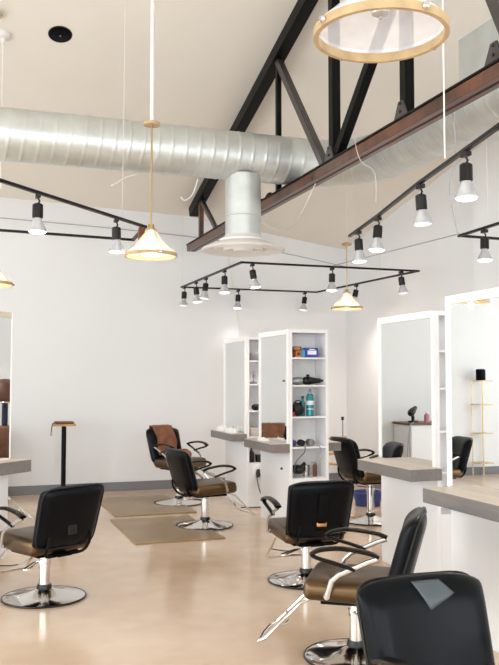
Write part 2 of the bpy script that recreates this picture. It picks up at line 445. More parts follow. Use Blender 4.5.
# ------------------------------------------------------------------ stations
def station(name, label, xm, y0, y1, H, ctop=.905, flip=None, ctr=(.205,), right_top=False, ybx=(.0, .0), dep=.205):
    """local: mirror face at x=0 facing -x, near end at y=0 facing -y, open shelves on that end"""
    L_ = y1 - y0; W = .45
    t = thing(name, label, 'salon station', (xm, y0, 0))
    bm = new()
    add_box(bm, .0, .03, 0, L_, 0, H - .0, .002, 1)
    add_box(bm, W - .03, W, 0, L_, 0, H - .0, .002, 1)
    add_box(bm, .031, W - .031, .001, L_ - .001, H - .035, H - .002)
    add_box(bm, .031, W - .031, .28, .30, .0, H - .036)
    add_box(bm, .031, W - .031, .002, .279, .0, .54)
    add_box(bm, .031, W - .031, L_ - .02, L_ - .001, .0, H - .036)
    obj('carcass', bm, 'white', t, False)
    for z in (.54, .868, 1.19, 1.525, 1.82):
        if z == .54: continue
        bm = new(); add_box(bm, .032, W - .032, .004, .279, z - .018, z, .002, 1)
        obj('shelf', bm, 'white', t, False)
    bm = new(); f = .045
    def fr(y_a, y_b, z_a, z_b): add_box(bm, -.025, -.0005, y_a, y_b, z_a, z_b, .003, 1)
    fr(0, f * .8, ctop, H); fr(L_ - f * .6, L_, ctop, H); fr(f * .8, L_ - f * .6, H - .055, H)
    obj('mirror_frame', bm, 'frame', t, False)
    bm = new(); add_box(bm, -.012, -.0008, f * .8, L_ - f * .6, ctop, H - .055)
    obj('mirror', bm, 'mirror', t, False)
    th = .092
    bm = new(); add_box(bm, -dep, -.001, ybx[0], L_ + ybx[1], ctop - th, ctop - .003, .002, 1)
    w = obj('worktop', bm, 'top', t, False)
    bm = new(); add_box(bm, -dep + .001, -.0125, ybx[0] + .001, L_ + ybx[1] - .001, ctop - .0029, ctop, 0)
    o = obj('worktop_surface', bm, 'toptan', w, False); o['label'] = 'pale wood-grain top surface'
    if right_top:
        bm = new(); add_box(bm, W + .001, W + .165, .04, L_, ctop - th, ctop - .003, .002, 1)
        w = obj('worktop', bm, 'top', t, False)
        bm = new(); add_box(bm, W + .002, W + .164, .041, L_ - .001, ctop - .0029, ctop, 0)
        o = obj('worktop_surface', bm, 'toptan', w, False); o['label'] = 'pale wood-grain top surface'
    return t
G = 'double-sided mirror stations'
sB = station('mirror_station', 'white mirror station nearest the camera at the right edge', 2.98, 3.66, 4.60, 2.13)
sA = station('mirror_station', 'white mirror station with empty shelves behind the angled chair', 3.50, 5.58, 6.49, 2.13, dep=.28, ybx=(-.07, -.10))
sF = station('mirror_station', 'white mirror station whose open end shelves hold boxes and dryers', 3.28, 8.08, 8.98, 2.12, right_top=True)
sG = station('mirror_station', 'farthest white mirror station, mostly hidden behind the stocked one', 3.37, 9.72, 10.62, 2.12)
for s_ in (sB, sA, sF, sG): s_['group'] = G

# left station, turned to face the room diagonally
aL = math.radians(47); eL = Vector((math.sin(aL), math.cos(aL), 0)); nL = Vector((eL.y, -eL.x, 0))
PL = Vector((.379, 6.87, 0))
# local frame: +x along e (towards the far right end at x=0), +y along -n (behind)
t = thing('mirror_station', 'white mirror station cut off by the left edge of the photo', 'salon station', PL, math.atan2(eL.y, eL.x), G)
CX, CD = .075, .15; Lw = .95; HL = 2.13
bm = new(); add_box(bm, -Lw, 0, .02, .30, .175, HL - .0, .003, 1); add_box(bm, -Lw + .06, -.09, .03, .29, 0, .176); obj('carcass', bm, 'white', t, False)
bm = new(); add_box(bm, -.012, 0, -.0, .0195, .951, HL, .002, 1); add_box(bm, -Lw, -Lw + .04, 0, .0195, .951, HL, .002, 1); add_box(bm, -Lw + .01, -.002, .0, .0195, .951, .962)
obj('mirror_frame', bm, 'frame', t, False)
bm = new(); add_box(bm, -Lw + .04, -.0121, 0, .0195, HL - .05, HL, .002, 1)
o = obj('top_trim', bm, 'tan', t, False); o['label'] = 'beige trim strip above the mirror'
bm = new(); add_box(bm, -Lw + .04, -.012, .004, .019, .963, HL - .05); obj('mirror', bm, 'mirror', t, False)
bm = new(); add_box(bm, -1.0, CX, -CD, .019, .855, .948, .002, 1); w = obj('worktop', bm, 'top', t, False)
bm = new(); add_box(bm, -.999, CX - .001, -CD + .001, -.001, .9482, .951); o = obj('worktop_surface', bm, 'toptan', w, False); o['label'] = 'pale wood-grain top surface'

# ------------------------------------------------------------------ salon chair
def make_chair(label):
    t = thing('salon_chair', label, 'salon chair')
    bm = new(); add_lathe(bm, [(.296, .004), (.296, .012), (.27, .020), (.19, .031), (.11, .048), (.06, .066), (.045, .075), (0, .075)], seg=48)
    base = obj('base', bm, 'chrome', t)
    bm = new(); add_torus(bm, .299, .007, (0, 0, .008), 48, 8); o = obj('base_rim', bm, 'plastic', base); o['label'] = 'black rubber rim'
    bm = new(); add_lathe(bm, [(.048, .072), (.048, .09), (.040, .10), (.040, .30), (.030, .305), (.030, .375), (0, .375)], seg=24)
    obj('column', bm, 'chrome', t)
    bm = new(); add_lathe(bm, [(.056, .066), (.054, .085), (.05, .098), (.041, .10)], seg=24, cap1=False); o = obj('column_collar', bm, 'plastic', t); o['label'] = 'black collar at the foot of the column'
    bm = new(); add_tube(bm, [(0, .02, .26), (-.10, -.06, .275), (-.19, -.13, .27), (-.24, -.15, .262), (-.25, -.12, .262), (-.20, -.09, .266), (-.10, -.02, .27), (0, .03, .26)], .007, 8, smooth=5)
    add_lathe(bm, [(.046, .235), (.046, .275), (0, .275)], seg=20)
    obj('pump_lever', bm, 'chrome', t)
    # seat
    bm = new(); add_box(bm, -.25, .25, -.22, .27, .352, .468, .042, 4)
    for v in bm.verts:
        if v.co.z > .45: v.co.z += .018 * max(0, 1 - (v.co.x / .25) ** 2) + (.01 if v.co.y > .1 else 0)
        if v.co.z < .39 and v.co.y > .1: v.co.z += .012
    obj('seat', bm, 'leather_seat', t)
    bm = new(); add_box(bm, -.17, .17, -.18, .18, .332, .351, .004, 1); add_box(bm, -.06, .06, -.26, -.15, .334, .350, .004, 1)
    obj('seat_frame', bm, 'black', t)
    # backrest
    bm = new(); t2 = bmesh.new(); NX, NZ = 12, 12
    def prof(i, j, side):
        u = -1 + 2 * i / NX; v = j / NZ
        w = .268 - .018 * (1 - v)
        x_ = u * w; z_ = .395 + v * .455
        # rounded corners
        z_ += -.022 * (abs(u) ** 4) * (v ** 6) * 1.6 + .03 * (abs(u) ** 4) * ((1 - v) ** 6)
        yc = -.245 - .13 * v + .028 * u * u
        edge = min(1, (1 - abs(u)) * 5.5) ** .5 * min(1, (1 - v) * 6.5 + .0) ** .5 * min(1, v * 6.5) ** .5
        th = .040 * edge + .014
        if side > 0: th *= 1.25
        return Vector((x_, yc + side * th, z_))
    F = [[t2.verts.new(prof(i, j, 1)) for j in range(NZ + 1)] for i in range(NX + 1)]
    B = [[t2.verts.new(prof(i, j, -1)) for j in range(NZ + 1)] for i in range(NX + 1)]
    for i in range(NX):
        for j in range(NZ):
            t2.faces.new((F[i][j], F[i + 1][j], F[i + 1][j + 1], F[i][j + 1])); t2.faces.new((B[i][j], B[i][j + 1], B[i + 1][j + 1], B[i + 1][j]))
    for i in range(NX):
        t2.faces.new((F[i][0], B[i][0], B[i + 1][0], F[i + 1][0])); t2.faces.new((F[i][NZ], F[i + 1][NZ], B[i + 1][NZ], B[i][NZ]))
    for j in range(NZ):
        t2.faces.new((F[0][j], F[0][j + 1], B[0][j + 1], B[0][j])); t2.faces.new((F[NX][j], B[NX][j], B[NX][j + 1], F[NX][j + 1]))
    merge(bm, t2)
    bk = subd(obj('backrest', bm, 'leather', t), 1)
    for e in bk.data.edges: e.use_edge_sharp = False
    # rear shell of the backrest with piping, a slot and its buckle
    bm = new(); pts = []
    for i in range(40):
        a = 2 * PI * i / 40
        cx, sz = math.cos(a), math.sin(a)
        u = abs(cx) ** .28 * (1 if cx > 0 else -1); v = .5 + .5 * abs(sz) ** .28 * (1 if sz > 0 else -1)
        p = Vector((u * (.262 - .018 * (1 - v)), -.245 - .13 * v + .028 * u * u - .026, .402 + v * .438)); pts.append(p)
    add_tube(bm, pts, .006, 6, closed=True)
    obj('piping', bm, 'leather_lr', bk)
    bm = new(); add_tube(bm, [(-.17, -.315, .50), (-.175, -.30, .42), (-.15, -.25, .352), (0, -.23, .345), (.15, -.25, .352), (.175, -.30, .42), (.17, -.315, .50)], .011, 8, smooth=4)
    obj('back_bracket', bm, 'black', t)
    for s in (-1, 1):
        X = s * .285
        bm = new()
        add_tube(bm, [(X, -.16, .632), (X, -.10, .652), (X, .02, .668), (X + s * .004, .10, .668), (X + s * .004, .175, .654), (X, .212, .632)], .02, 12, smooth=6, flat=(.029, .013))
        add_tube(bm, [(X, .212, .632), (X, .185, .614), (X, .08, .588), (X, -.01, .562), (X, -.03, .555)], .015, 10, smooth=5, flat=(.017, .011))
        a_ = obj('armrest', bm, 'arm', t)
        bm = new(); add_tube(bm, [(X, -.155, .622), (X, -.10, .602), (X, .06, .525), (X, .10, .49), (X - s * .005, .13, .395)], .01, 8, flat=(.008, .015))
        add_lathe(bm, [(.018, 0), (.018, .012), (0, .012)], (X - s * .03, .13, .40), 10, mat=Matrix.Rotation(s * PI / 2, 4, 'Y'))
        obj('arm_support', bm, 'steelbar', a_)
    bm = new()
    for s in (-1, 1): add_tube(bm, [(s * .13, .05, .362), (s * .135, .24, .35), (s * .145, .30, .32), (s * .17, .50, .12)], .009, 8)
    add_tube(bm, [(-.17, .50, .12), (-.16, .535, .10), (0, .545, .10), (.16, .535, .10), (.17, .50, .12)], .010, 8)
    add_tube(bm, [(-.16, .44, .19), (0, .40, .17), (.16, .44, .19)], .007, 6, smooth=4)
    obj('footrest', bm, 'chrome', t)
    return t

def cw(a): return -math.radians(a)
GC = 'black hydraulic salon chairs'
c1 = make_chair('black salon chair alone at the left, turned towards left station'); c1['group'] = GC
spots = [
    (2.515, 8.64, .0, 80, 'black salon chair facing right on the nearer floor mat'),
    (2.65, 10.30, .0, 154, 'black salon chair with brown cape over its back on far mat'),
    (4.34, 8.30, .0, 88, 'black salon chair behind the stocked shelves, beyond the partition end'),
    (2.60, 6.07, .0, 3, 'black salon chair in the middle, seen from behind with a copper buckle'),
    (2.165, 4.33, .0, -57, 'black salon chair seen side-on, its back beside the right worktop'),
    (1.625, 2.355, .0, 178, 'black salon chair in the right foreground with grey patch on backrest'),
    (0.20, 9.15, .0, 85, 'black salon chair seen only as a reflection in right mirror'),
]
c1.location = (.594, 6.238, 0); c1.rotation_euler.z = cw(-28)
chairs = [c1]
for x, y, z, a, lb in spots:
    chairs.append(dup(c1, (x, y, z), cw(a), lb, GC))
# chairs pumped up higher: lift everything above the fixed part of the column
def pump(ch, dz):
    for k in ch.children:
        n_ = k.name.split('.')[0]
        if n_ in ('base', 'column_collar'): continue
        if n_ == 'column': k.scale.z = (0.375 + dz) / .375; continue
        k.location.z += dz
for i, dz in ((0, -.0), (2, .10), (3, .10), (6, .02), (5, -.0), (4, -.02)): pump(chairs[i], dz)

# headrest slot with copper buckle, only on the middle chair
bkm = [k for k in chairs[4].children if k.name.startswith('backrest')][0]
bm = new(); add_box(bm, -.042, .042, -.329, -.314, .46, .75, .012, 2)
for v in bm.verts: v.co.y += -(v.co.z - .46) * .286
obj('headrest_slot', bm, 'hole', bkm)
bm = new(); add_box(bm, -.040, .040, -.347, -.333, .50, .535, .004, 2)
o = obj('slot_buckle', bm, 'copper', bkm); o['label'] = 'small copper buckle across the slot'
bkm = [k for k in chairs[0].children if k.name.startswith('backrest')][0]
bm = new(); add_box(bm, -.035, .035, -.348, -.336, .50, .57, .004, 1)
o = obj('care_label', bm, 'plastic', bkm); o['label'] = 'small glossy square label on the rear of the back'

# grey tape patch on the foreground chair back
def back_point(u, v, off):
    return Vector((u * .26, -.245 - .13 * v + .028 * u * u - (.054 + off), .395 + v * .455))
bm = new()
q = [(.19, .97), (-.26, .97), (-.42, .87), (.0, .76)]
N_ = 8
V = []
for i in range(N_ + 1):
    row = []
    for j in range(N_ + 1):
        a, b_ = i / N_, j / N_
        u = (1 - a) * (1 - b_) * q[0][0] + a * (1 - b_) * q[1][0] + a * b_ * q[2][0] + (1 - a) * b_ * q[3][0]
        v = (1 - a) * (1 - b_) * q[0][1] + a * (1 - b_) * q[1][1] + a * b_ * q[2][1] + (1 - a) * b_ * q[3][1]
        edge = min(1, max(0, 1 - v) * 6.5) ** .5
        row.append(bm.verts.new(Vector((u * .26, -.245 - .13 * v + .028 * u * u + 1.25 * (.040 * edge + .014) + .003, .395 + v * .455))))
    V.append(row)
for i in range(N_):
    for j in range(N_): bm.faces.new((V[i][j], V[i + 1][j], V[i + 1][j + 1], V[i][j + 1]))
fg = [k for k in chairs[6].children if k.name.startswith('backrest')][0]
o = obj('tape_patch', bm, 'tape', fg); o['label'] = 'grey patch stuck on the black back'
o.modifiers.new('th', 'SOLIDIFY').thickness = .002

# brown cape over the back of the far chair (own thing)
def draped(name, label, cat, ch, mat):
    bm = new(); NU, NV = 14, 30
    rows = []
    for j in range(NV + 1):
        s_ = j / NV        # path length parameter: front bottom -> over the top -> rear
        if s_ < .6: v = .25 + (s_ / .6) * .78; side = 1
        else: v = 1.03 - (s_ - .6) / .4 * .35; side = -1
        rows.append([])
        for i in range(NU + 1):
            u = -.55 + 1.3 * i / NU * .95 + .04 * math.sin(j * .5)
            fold = .008 * math.sin(i * 1.9 + j * .25) + .005 * math.sin(i * .8 - j * .6)
            vv = min(v, 1.0)
            yc = -.245 - .13 * vv + .028 * u * u
            topf = max(0, min(1, (1.0 - vv) * 6)) ** .5
            th = (.040 * topf + .014) * (1.25 if side > 0 else 1) + .014 + abs(fold)
            zz = .395 + vv * .455 + (.018 if v > .97 else 0) * (1 if True else 0)
            rows[-1].append(bm.verts.new(Vector((u * .26, yc + side * th, zz + (1 - topf) * .014))))
    for j in range(NV):
        for i in range(NU): bm.faces.new((rows[j][i], rows[j][i + 1], rows[j + 1][i + 1], rows[j + 1][i]))
    o = obj(name, bm, mat)
    o.modifiers.new('th', 'SOLIDIFY').thickness = .006
    o.location = (ch.location.x, ch.location.y, .10); o.rotation_euler = ch.rotation_euler
    return tag(o, label, cat)
draped('salon_cape', 'brown salon cape draped over the far chair back', 'cape', chairs[2], 'cape')
# brown bundle on the seat of that chair
bm = new(); bmesh.ops.create_icosphere(bm, subdivisions=3, radius=1)
for v in bm.verts:
    n_ = math.sin(v.co.x * 5) * math.cos(v.co.y * 4 + 1) * .12
    v.co = Vector((v.co.x * .13 * (1 + n_), v.co.y * .11 * (1 + n_), max(v.co.z, -.55) * .075 * (1 + n_)))
o = obj('folded_cape', bm, 'cape'); cc = chairs[2]
o.location = Matrix.Rotation(cc.rotation_euler.z, 4, 'Z') @ Vector((0.05, .12, 0)) + cc.location + Vector((0, 0, .628))
tag(o, 'brown rolled cape lying on the seat of the far chair', 'cape')

# ------------------------------------------------------------------ mats
def mat_outline(x0, x1, y0, y1, cx, cy, r):
    pts = [(x0, y0), (x1, y0)]
    # notch on the x1 side
    dx = x1 - cx
    h = math.sqrt(max(0, r * r - dx * dx))
    a0 = math.atan2(-h, dx); a1 = math.atan2(h, dx)
    ang0 = a0; ang1 = a1 - 2 * PI
    for k in range(25):
        a = ang0 + (ang1 - ang0) * k / 24
        pts.append((cx + r * math.cos(a), cy + r * math.sin(a)))
    pts += [(x1, y1), (x0, y1)]
    return pts
def floor_mat_obj(label, *a):
    bm = new(); add_poly(bm, mat_outline(*a), 'z', .0, .014)
    bmesh.ops.triangulate(bm, faces=[f for f in bm.faces if len(f.verts) > 4])
    return tag(obj('anti_fatigue_mat', bm, 'mat', smooth=False), label, 'floor mat', 'tan anti-fatigue mats')
floor_mat_obj('tan rubber mat nearer the camera, under the right-facing chair', 1.60, 2.50, 7.87, 9.30, 2.515, 8.64, .32)
floor_mat_obj('tan rubber mat by the back wall, under the chair with cape', 1.69, 2.66, 9.50, 11.0, 2.65, 10.30, .325)

# ------------------------------------------------------------------ track lighting
ZT = 2.90
LAMP = None
def make_lamp(label):
    t = thing('track_lamp', label, 'track lamp')
    bm = new(); add_box(bm, -.018, .018, -.035, .035, -.03, -.0015, .004, 1); add_tube(bm, [(0, 0, -.028), (.012, 0, -.05), (0, 0, -.075)], .007, 8)
    obj('track_adapter', bm, 'plastic', t)
    bm = new(); add_lathe(bm, [(0, -.068), (.024, -.068), (.037, -.078), (.038, -.168), (.034, -.173)], seg=20)
    obj('lamp_holder', bm, 'track', t)
    bm = new(); add_lathe(bm, [(.030, -.170), (.031, -.186), (.040, -.205), (.058, -.245), (.064, -.262), (.063, -.270)], seg=24, cap0=False, cap1=False)
    b_ = obj('reflector_bulb', bm, 'par', t)
    bm = new(); add_lathe(bm, [(.0625, -.269), (.05, -.280), (.02, -.285), (0, -.286)], seg=24, cap0=False)
    obj('bulb_lens', bm, 'lens', b_)
    return t

def track(label, pts, extra=(), hang=()):
    """pts world xy polyline at height ZT"""
    t = thing('light_track', label, 'light track', (pts[0][0], pts[0][1], ZT))
    for a, b_ in zip(pts[:-1], pts[1:]):
        a = Vector((a[0], a[1], 0)); b_ = Vector((b_[0], b_[1], 0)); L_ = (b_ - a).length
        bm = new(); add_box(bm, -.015, .015, -.015, L_ + .015, 0, .022, .002, 1)
        ang = math.atan2(b_.y - a.y, b_.x - a.x) - PI / 2
        bmesh.ops.transform(bm, matrix=Matrix.Translation(a - Vector((pts[0][0], pts[0][1], 0))) @ Matrix.Rotation(ang, 4, 'Z'), verts=bm.verts)
        obj('track_rail', bm, 'track', t, False)
    for (x, y) in hang:
        bm = new(); zt_ = ceil_z(x, y) - ZT
        add_tube(bm, [(x - pts[0][0], y - pts[0][1], .02), (x - pts[0][0], y - pts[0][1], zt_)], .002, 6)
        obj('suspension_wire', bm, 'cable', t)
    return t
RECT = [(2.97, 8.76), (5.26, 8.76), (5.10, 11.45), (2.97, 11.45), (2.97, 8.76)]
track('rectangular black ceiling track hanging in the middle over the far stations', RECT, hang=[(2.97, 11.40), (3.75, 11.43), (5.2, 9.6), (4.4, 8.78)])
track('long black light track sloping down from the left edge', [(-.55, 4.75), (.214, 5.629), (1.475, 6.96), (1.51, 7.664), (-.6, 7.47)], hang=[])
track('black light track rising to the upper right corner in front of duct', [(3.357, 6.783), (3.151, 5.857), (2.883, 4.78), (2.616, 3.54), (2.45, 2.6)], hang=[])
track('short black track corner at the right edge above the mirrors', [(4.20, 4.2), (4.31, 6.448), (6.7 - 1.1, 6.49)], hang=[(4.30, 6.0)])
lamp_at = [   # x, y, tilt x, tilt y, lit, label
    (0.483, 5.911, 0, 0, 1, 'track lamp nearest the left edge of the photo'),
    (1.165, 6.62, .1, -.05, 1, 'track lamp just left of the lit cone pendant'),
    (2.97, 11.30, 0, .05, 0, 'leftmost small lamp of the rectangular track, at its far corner'),
    (2.97, 10.68, .0, -.1, 1, 'second lamp from the left on the rectangular track'),
    (2.97, 10.20, .0, .12, 0, 'third lamp from the left on the rectangular track'),
    (2.97, 9.40, .0, .0, 1, 'fourth lamp from left on rectangular track, left of its near corner'),
    (3.10, 8.76, .1, -.22, 1, 'lamp tilting left at the rectangular track corner under the diffuser'),
    (4.098, 8.76, 0, .02, 1, 'track lamp hanging mid-way along the near side of the rectangle'),
    (5.02, 8.76, .0, -.15, 0, 'track lamp near the right corner of the rectangular track'),
    (5.17, 10.26, .1, .2, 1, 'lamp right beside the far wire pendant on the rectangular track'),
    (3.83, 11.45, 0, .05, 1, 'left lamp on the back side of the rectangular track'),
    (4.90, 11.45, 0, .15, 0, 'right lamp on the back side of the rectangular track'),
    (3.29, 6.48, 0, -.05, 1, 'lowest lamp on the right sloping track, next to its end'),
    (3.151, 5.857, 0, .08, 1, 'second lamp from the end of the right sloping track'),
    (2.883, 4.76, .05, -.1, 0, 'unlit-looking third lamp on the right sloping track'),
    (2.711, 3.98, 0, .0, 1, 'largest lamp on the right sloping track, nearest the camera'),
    (4.30, 6.05, 0, .0, 1, 'lamp under the track corner at the right edge'),
]
LAMP = make_lamp(lamp_at[0][5])
GL = 'spot lamps on the ceiling tracks'
LAMP['group'] = GL
for i, (x, y, tx, ty, lit, lb) in enumerate(lamp_at):
    o = LAMP if i == 0 else dup(LAMP, (x, y, ZT), 0, lb, GL)
    o.location = (x, y, ZT); o.rotation_euler = (0, 0, 0)
    for k in o.children:
        if not k.name.startswith('track_adapter'):
            k.matrix_parent_inverse = Matrix.Translation((0, 0, -.07)) @ Matrix.Rotation(tx, 4, 'X') @ Matrix.Rotation(ty, 4, 'Y') @ Matrix.Translation((0, 0, .07))
        if k.name.startswith('reflector_bulb') and not lit:
            for l_ in k.children:
                l_.data = l_.data.copy(); l_.data.materials[0] = M['lens_dim']
    if lit:
        ld = bpy.data.lights.new('track_spot', 'SPOT'); ld.energy = 34 if x > 3.9 else 4; ld.spot_size = 2.7 if x > 3.9 else 1.9; ld.spot_blend = .8; ld.color = (1, .93, .84); ld.shadow_soft_size = .05
        lo_ = bpy.data.objects.new('track_spot', ld); C.objects.link(lo_); lo_.location = (x, y, ZT - .32)
# reddish holder at the left track end
bm = new(); add_lathe(bm, [(0, -.002), (.024, -.002), (.033, -.015), (.034, -.12), (0, -.125)], seg=20)
o = obj('lamp_socket', bm, 'rust'); o.location = (1.44, 6.92, ZT); tag(o, 'small rust-brown empty socket half hidden behind the cone pendant', 'lamp socket')

# ------------------------------------------------------------------ pendants
def pendant(label, x, y, z, ztop, glass='glass', k=1.0, canopy_z=None, rod='gold', upper='cable', group='cone pendants with wooden rings'):
    """z: ring height; canopy_z: height of the small wooden canopy"""
    t = thing('pendant_lamp', label, 'pendant lamp', (x, y, z), 0, group)
    R = .21 * k
    bm = new(); add_lathe(bm, [(R, 0), (R * .97, .03 * k), (R * .72, .075 * k), (R * .45, .125 * k), (R * .27, .18 * k), (R * .22, .215 * k)], seg=40, cap0=False, cap1=False)
    s_ = obj('lamp_shade', bm, glass, t)
    bm = new(); add_lathe(bm, [(R + .008, -.012 * k), (R + .008, .016 * k), (R - .006, .018 * k), (R - .008, -.012 * k), (R + .008, -.012 * k)], seg=48, cap0=False, cap1=False)
    obj('wooden_ring', bm, 'ringwood', t)
    for a in (0.15, PI + .15, PI / 2 + .15, -PI / 2 + .15):
        bm = new(); add_lathe(bm, [(.011, 0), (.013, .008), (.008, .018), (0, .02)], ((R + .007) * math.cos(a), (R + .007) * math.sin(a), .002), 12, mat=Matrix.Rotation(a, 4, 'Z') @ Matrix.Rotation(PI / 2, 4, 'Y'))
        obj('ring_screw', bm, 'chrome', t)
    if glass == 'bigglass': bm = new(); add_tube(bm, [(0, 0, .05), (0, 0, .2)], .006, 8); obj('centre_rod', bm, 'chrome', t)
    bm = new()
    for a in () if glass == 'bigglass' else (0.3, 0.3 + PI / 2, .3 + PI, .3 + 1.5 * PI):
        add_tube(bm, [(R * math.cos(a), R * math.sin(a), .01), (R * .72 * math.cos(a), R * .72 * math.sin(a), .078 * k), (R * .27 * math.cos(a), R * .27 * math.sin(a), .182 * k)], .0035, 6, smooth=3)
    if glass != 'bigglass': obj('wire_frame', bm, 'gold', t)
    bm = new(); add_lathe(bm, [(.05 * k, .2 * k), (.05 * k, .215 * k), (.028, .225 * k), (.024, .26 * k), (0, .262 * k)], seg=20)
    obj('socket_cap', bm, rod, t)
    bm = new(); add_lathe(bm, [(0, .05 * k), (.03, .065 * k), (.04, .10 * k), (.028, .145 * k), (.016, .165 * k), (.016, .2 * k)], seg=20)
    obj('bulb', bm, 'bulb' if glass != 'bigglass' else 'par', t)
    cz = (canopy_z or ztop - .05) - z
    bm = new(); add_tube(bm, [(0, 0, .255 * k), (0, 0, cz)], .008 if rod == 'gold' else .004, 8); obj('hanging_rod', bm, rod, t)
    bm = new(); add_lathe(bm, [(.07, cz - .012), (.07, cz + .012), (.02, cz + .03), (0, cz + .03)], seg=24); obj('canopy', bm, 'ringwood', t)
    if canopy_z:
        bm = new(); add_tube(bm, [(0, 0, cz + .02), (.0, 0, ztop - z)], .017 if upper == 'pole' else .004, 10); obj('conduit', bm, upper, t)
    return t
pendant('lit clear glass cone pendant hanging left of the duct drop', 1.459, 6.641, 2.615, ceil_z(1.459, 6.641), canopy_z=3.72, upper='pole')
pendant('large glass pendant with wooden ring cropped by the top edge', 1.285, 2.358, 2.735, ceil_z(1.285, 2.358), glass='bigglass', k=1.02, rod='steelbar')
pendant('small lit wire pendant hanging far back beside the rectangular track', 4.917, 10.04, 2.545, ceil_z(4.917, 10.04), canopy_z=3.42, rod='gold')
pendant('glass cone pendant cut by the left edge, low against the back wall', .24, 8.3, 2.51, ceil_z(.24, 8.3), rod='gold')
for x, y, z, e in ((1.459, 6.641, 2.60, 3), (4.917, 10.04, 2.53, 3), (.24, 8.3, 2.49, 2)):
    ld = bpy.data.lights.new('pendant_glow', 'POINT'); ld.energy = e; ld.color = (1, .80, .55); ld.shadow_soft_size = .04
    lo_ = bpy.data.objects.new('pendant_glow', ld); C.objects.link(lo_); lo_.location = (x, y, z - .03)

# ------------------------------------------------------------------ loose cables under the roof
def cable(name, label, pts, r=.005, mat='greycable', sm=6):
    bm = new(); add_tube(bm, pts, r, 6, smooth=sm); return tag(obj(name, bm, mat), label, 'cable')
cable('wall_cable', 'thin grey cable strung high along the back wall', [(XL, 11.68, 3.92), (.449, 11.68, 3.80), (3.208, 11.68, 3.69), (4.6, 11.68, 3.53), (5.68, 11.68, 3.36)], .006)
cable('tie_wire', 'thin grey wire running from the rectangle to the right-edge track', [(4.13, 8.76, 2.93), (4.24, 7.4, 2.93), (4.31, 6.448, 2.93)], .006)
cable('dangling_wire', 'white wire drooping from the duct left of the truss foot', [(2.15, 7.68, 3.55), (2.10, 7.68, 3.40), (2.02, 7.68, 3.33), (1.98, 7.68, 3.36)], .006, 'cable')
cable('dangling_wire', 'pale wire drooping from the duct beside the pendant rod', [(1.55, 7.68, 3.55), (1.42, 7.68, 3.50), (1.34, 7.68, 3.44), (1.30, 7.68, 3.42)], .005, 'cable')
cable('dangling_wire', 'thin pale wire hanging straight down above the left track', [(1.28, 6.95, ceil_z(1.28, 6.95)), (1.28, 6.95, 3.9), (1.27, 6.95, 2.93)], .002, 'cable')
cable('dangling_wire', 'white wire looped around the truss chord and hanging below', [(3.05, 6.05, 3.63), (3.03, 6.0, 3.50), (3.08, 6.0, 3.38), (3.2, 6.0, 3.30), (3.22, 6.02, 3.06)], .0025, 'cable')
cable('dangling_wire', 'long loose cable drooping under the chord near the duct bend', [(3.13, 7.05, 3.44), (3.16, 7.5, 3.22), (3.17, 7.9, 3.15), (3.15, 8.4, 3.28), (3.13, 8.7, 3.44)], .006, 'cable')
cable('dangling_wire', 'white wire hanging from the roof at the upper right', [(2.39, 3.70, ceil_z(2.39, 3.70)), (2.39, 3.70, 4.2), (2.39, 3.70, 2.76)], .004, 'pole')
cable('dangling_wire', 'thin cable hanging beside the largest track lamp', [(3.3, 5.0, 3.55), (3.32, 5.0, 3.2), (3.28, 5.02, 2.95), (3.33, 5.0, 2.62)], .005, 'greycable')
cable('dangling_wire', 'cable trailing down the back wall right of the diffuser', [(3.72, 11.6, 3.7), (3.75, 11.62, 3.3), (3.9, 11.65, 2.5), (3.93, 11.66, 2.1)], .006, 'cable')

CXc, CYc = 0.335, 8.62
t = thing('cord_canopy', 'small pale ceiling canopy with a white cord at the upper left', 'ceiling canopy', (CXc, CYc, ceil_z(CXc, CYc)))
bm = new(); add_lathe(bm, [(.075, .03), (.075, -.03), (.03, -.045), (.015, -.10), (0, -.10)], seg=24, cap0=True); obj('canopy_cup', bm, 'diff', t)
bm = new(); add_tube(bm, [(0, 0, -.09), (0, 0, -1.6)], .007, 8); obj('cord', bm, 'pole', t)

# ------------------------------------------------------------------ pedestal with leather pouch
t = thing('pedestal_stand', 'slim black stand with small wooden top against the back wall', 'stand', (1.31, 11.32, 0))
bm = new(); add_tube(bm, [(0, 0, .06), (0, 0, .955)], .032, 14); obj('pole', bm, 'black', t)
bm = new(); add_box(bm, -.145, .145, -.12, .12, .955, .982, .004, 1); obj('stand_top', bm, 'wood', t)
bm = new()
for a in range(5):
    an = a * 2 * PI / 5 + .3
    add_tube(bm, [(0, 0, .08), (.21 * math.cos(an), .21 * math.sin(an), .055)], .014, 8)
obj('star_base', bm, 'black', t)
for a in range(5):
    an = a * 2 * PI / 5 + .3
    bm = new(); add_lathe(bm, [(0, -.012), (.024, -.012), (.026, 0), (.024, .012), (0, .012)], (.21 * math.cos(an), .21 * math.sin(an), .027), 14, mat=Matrix.Rotation(PI / 2, 4, 'X'))
    obj('caster', bm, 'plastic', t)
t = thing('tool_pouch', 'brown leather tool pouch lying on the slim stand', 'pouch', (1.31, 11.30, .9835))
bm = new(); add_box(bm, -.125, .125, -.075, .075, 0, .034, .012, 3)
for v in bm.verts:
    if v.co.z > .02: v.co.z += .01 * math.sin(v.co.x * 30)
obj('pouch_body', bm, 'darkwood', t)
bm = new(); add_tube(bm, [(-.12, -.04, .02), (-.155, -.07, .01), (-.175, -.14, -.03), (-.185, -.15, -.11)], .008, 8, smooth=4); obj('strap', bm, 'darkwood', t)
bm = new(); add_lathe(bm, [(.012, 0), (.014, -.05), (0, -.052)], (-.185, -.15, -.10), 10); obj('strap_end', bm, 'grey', t)

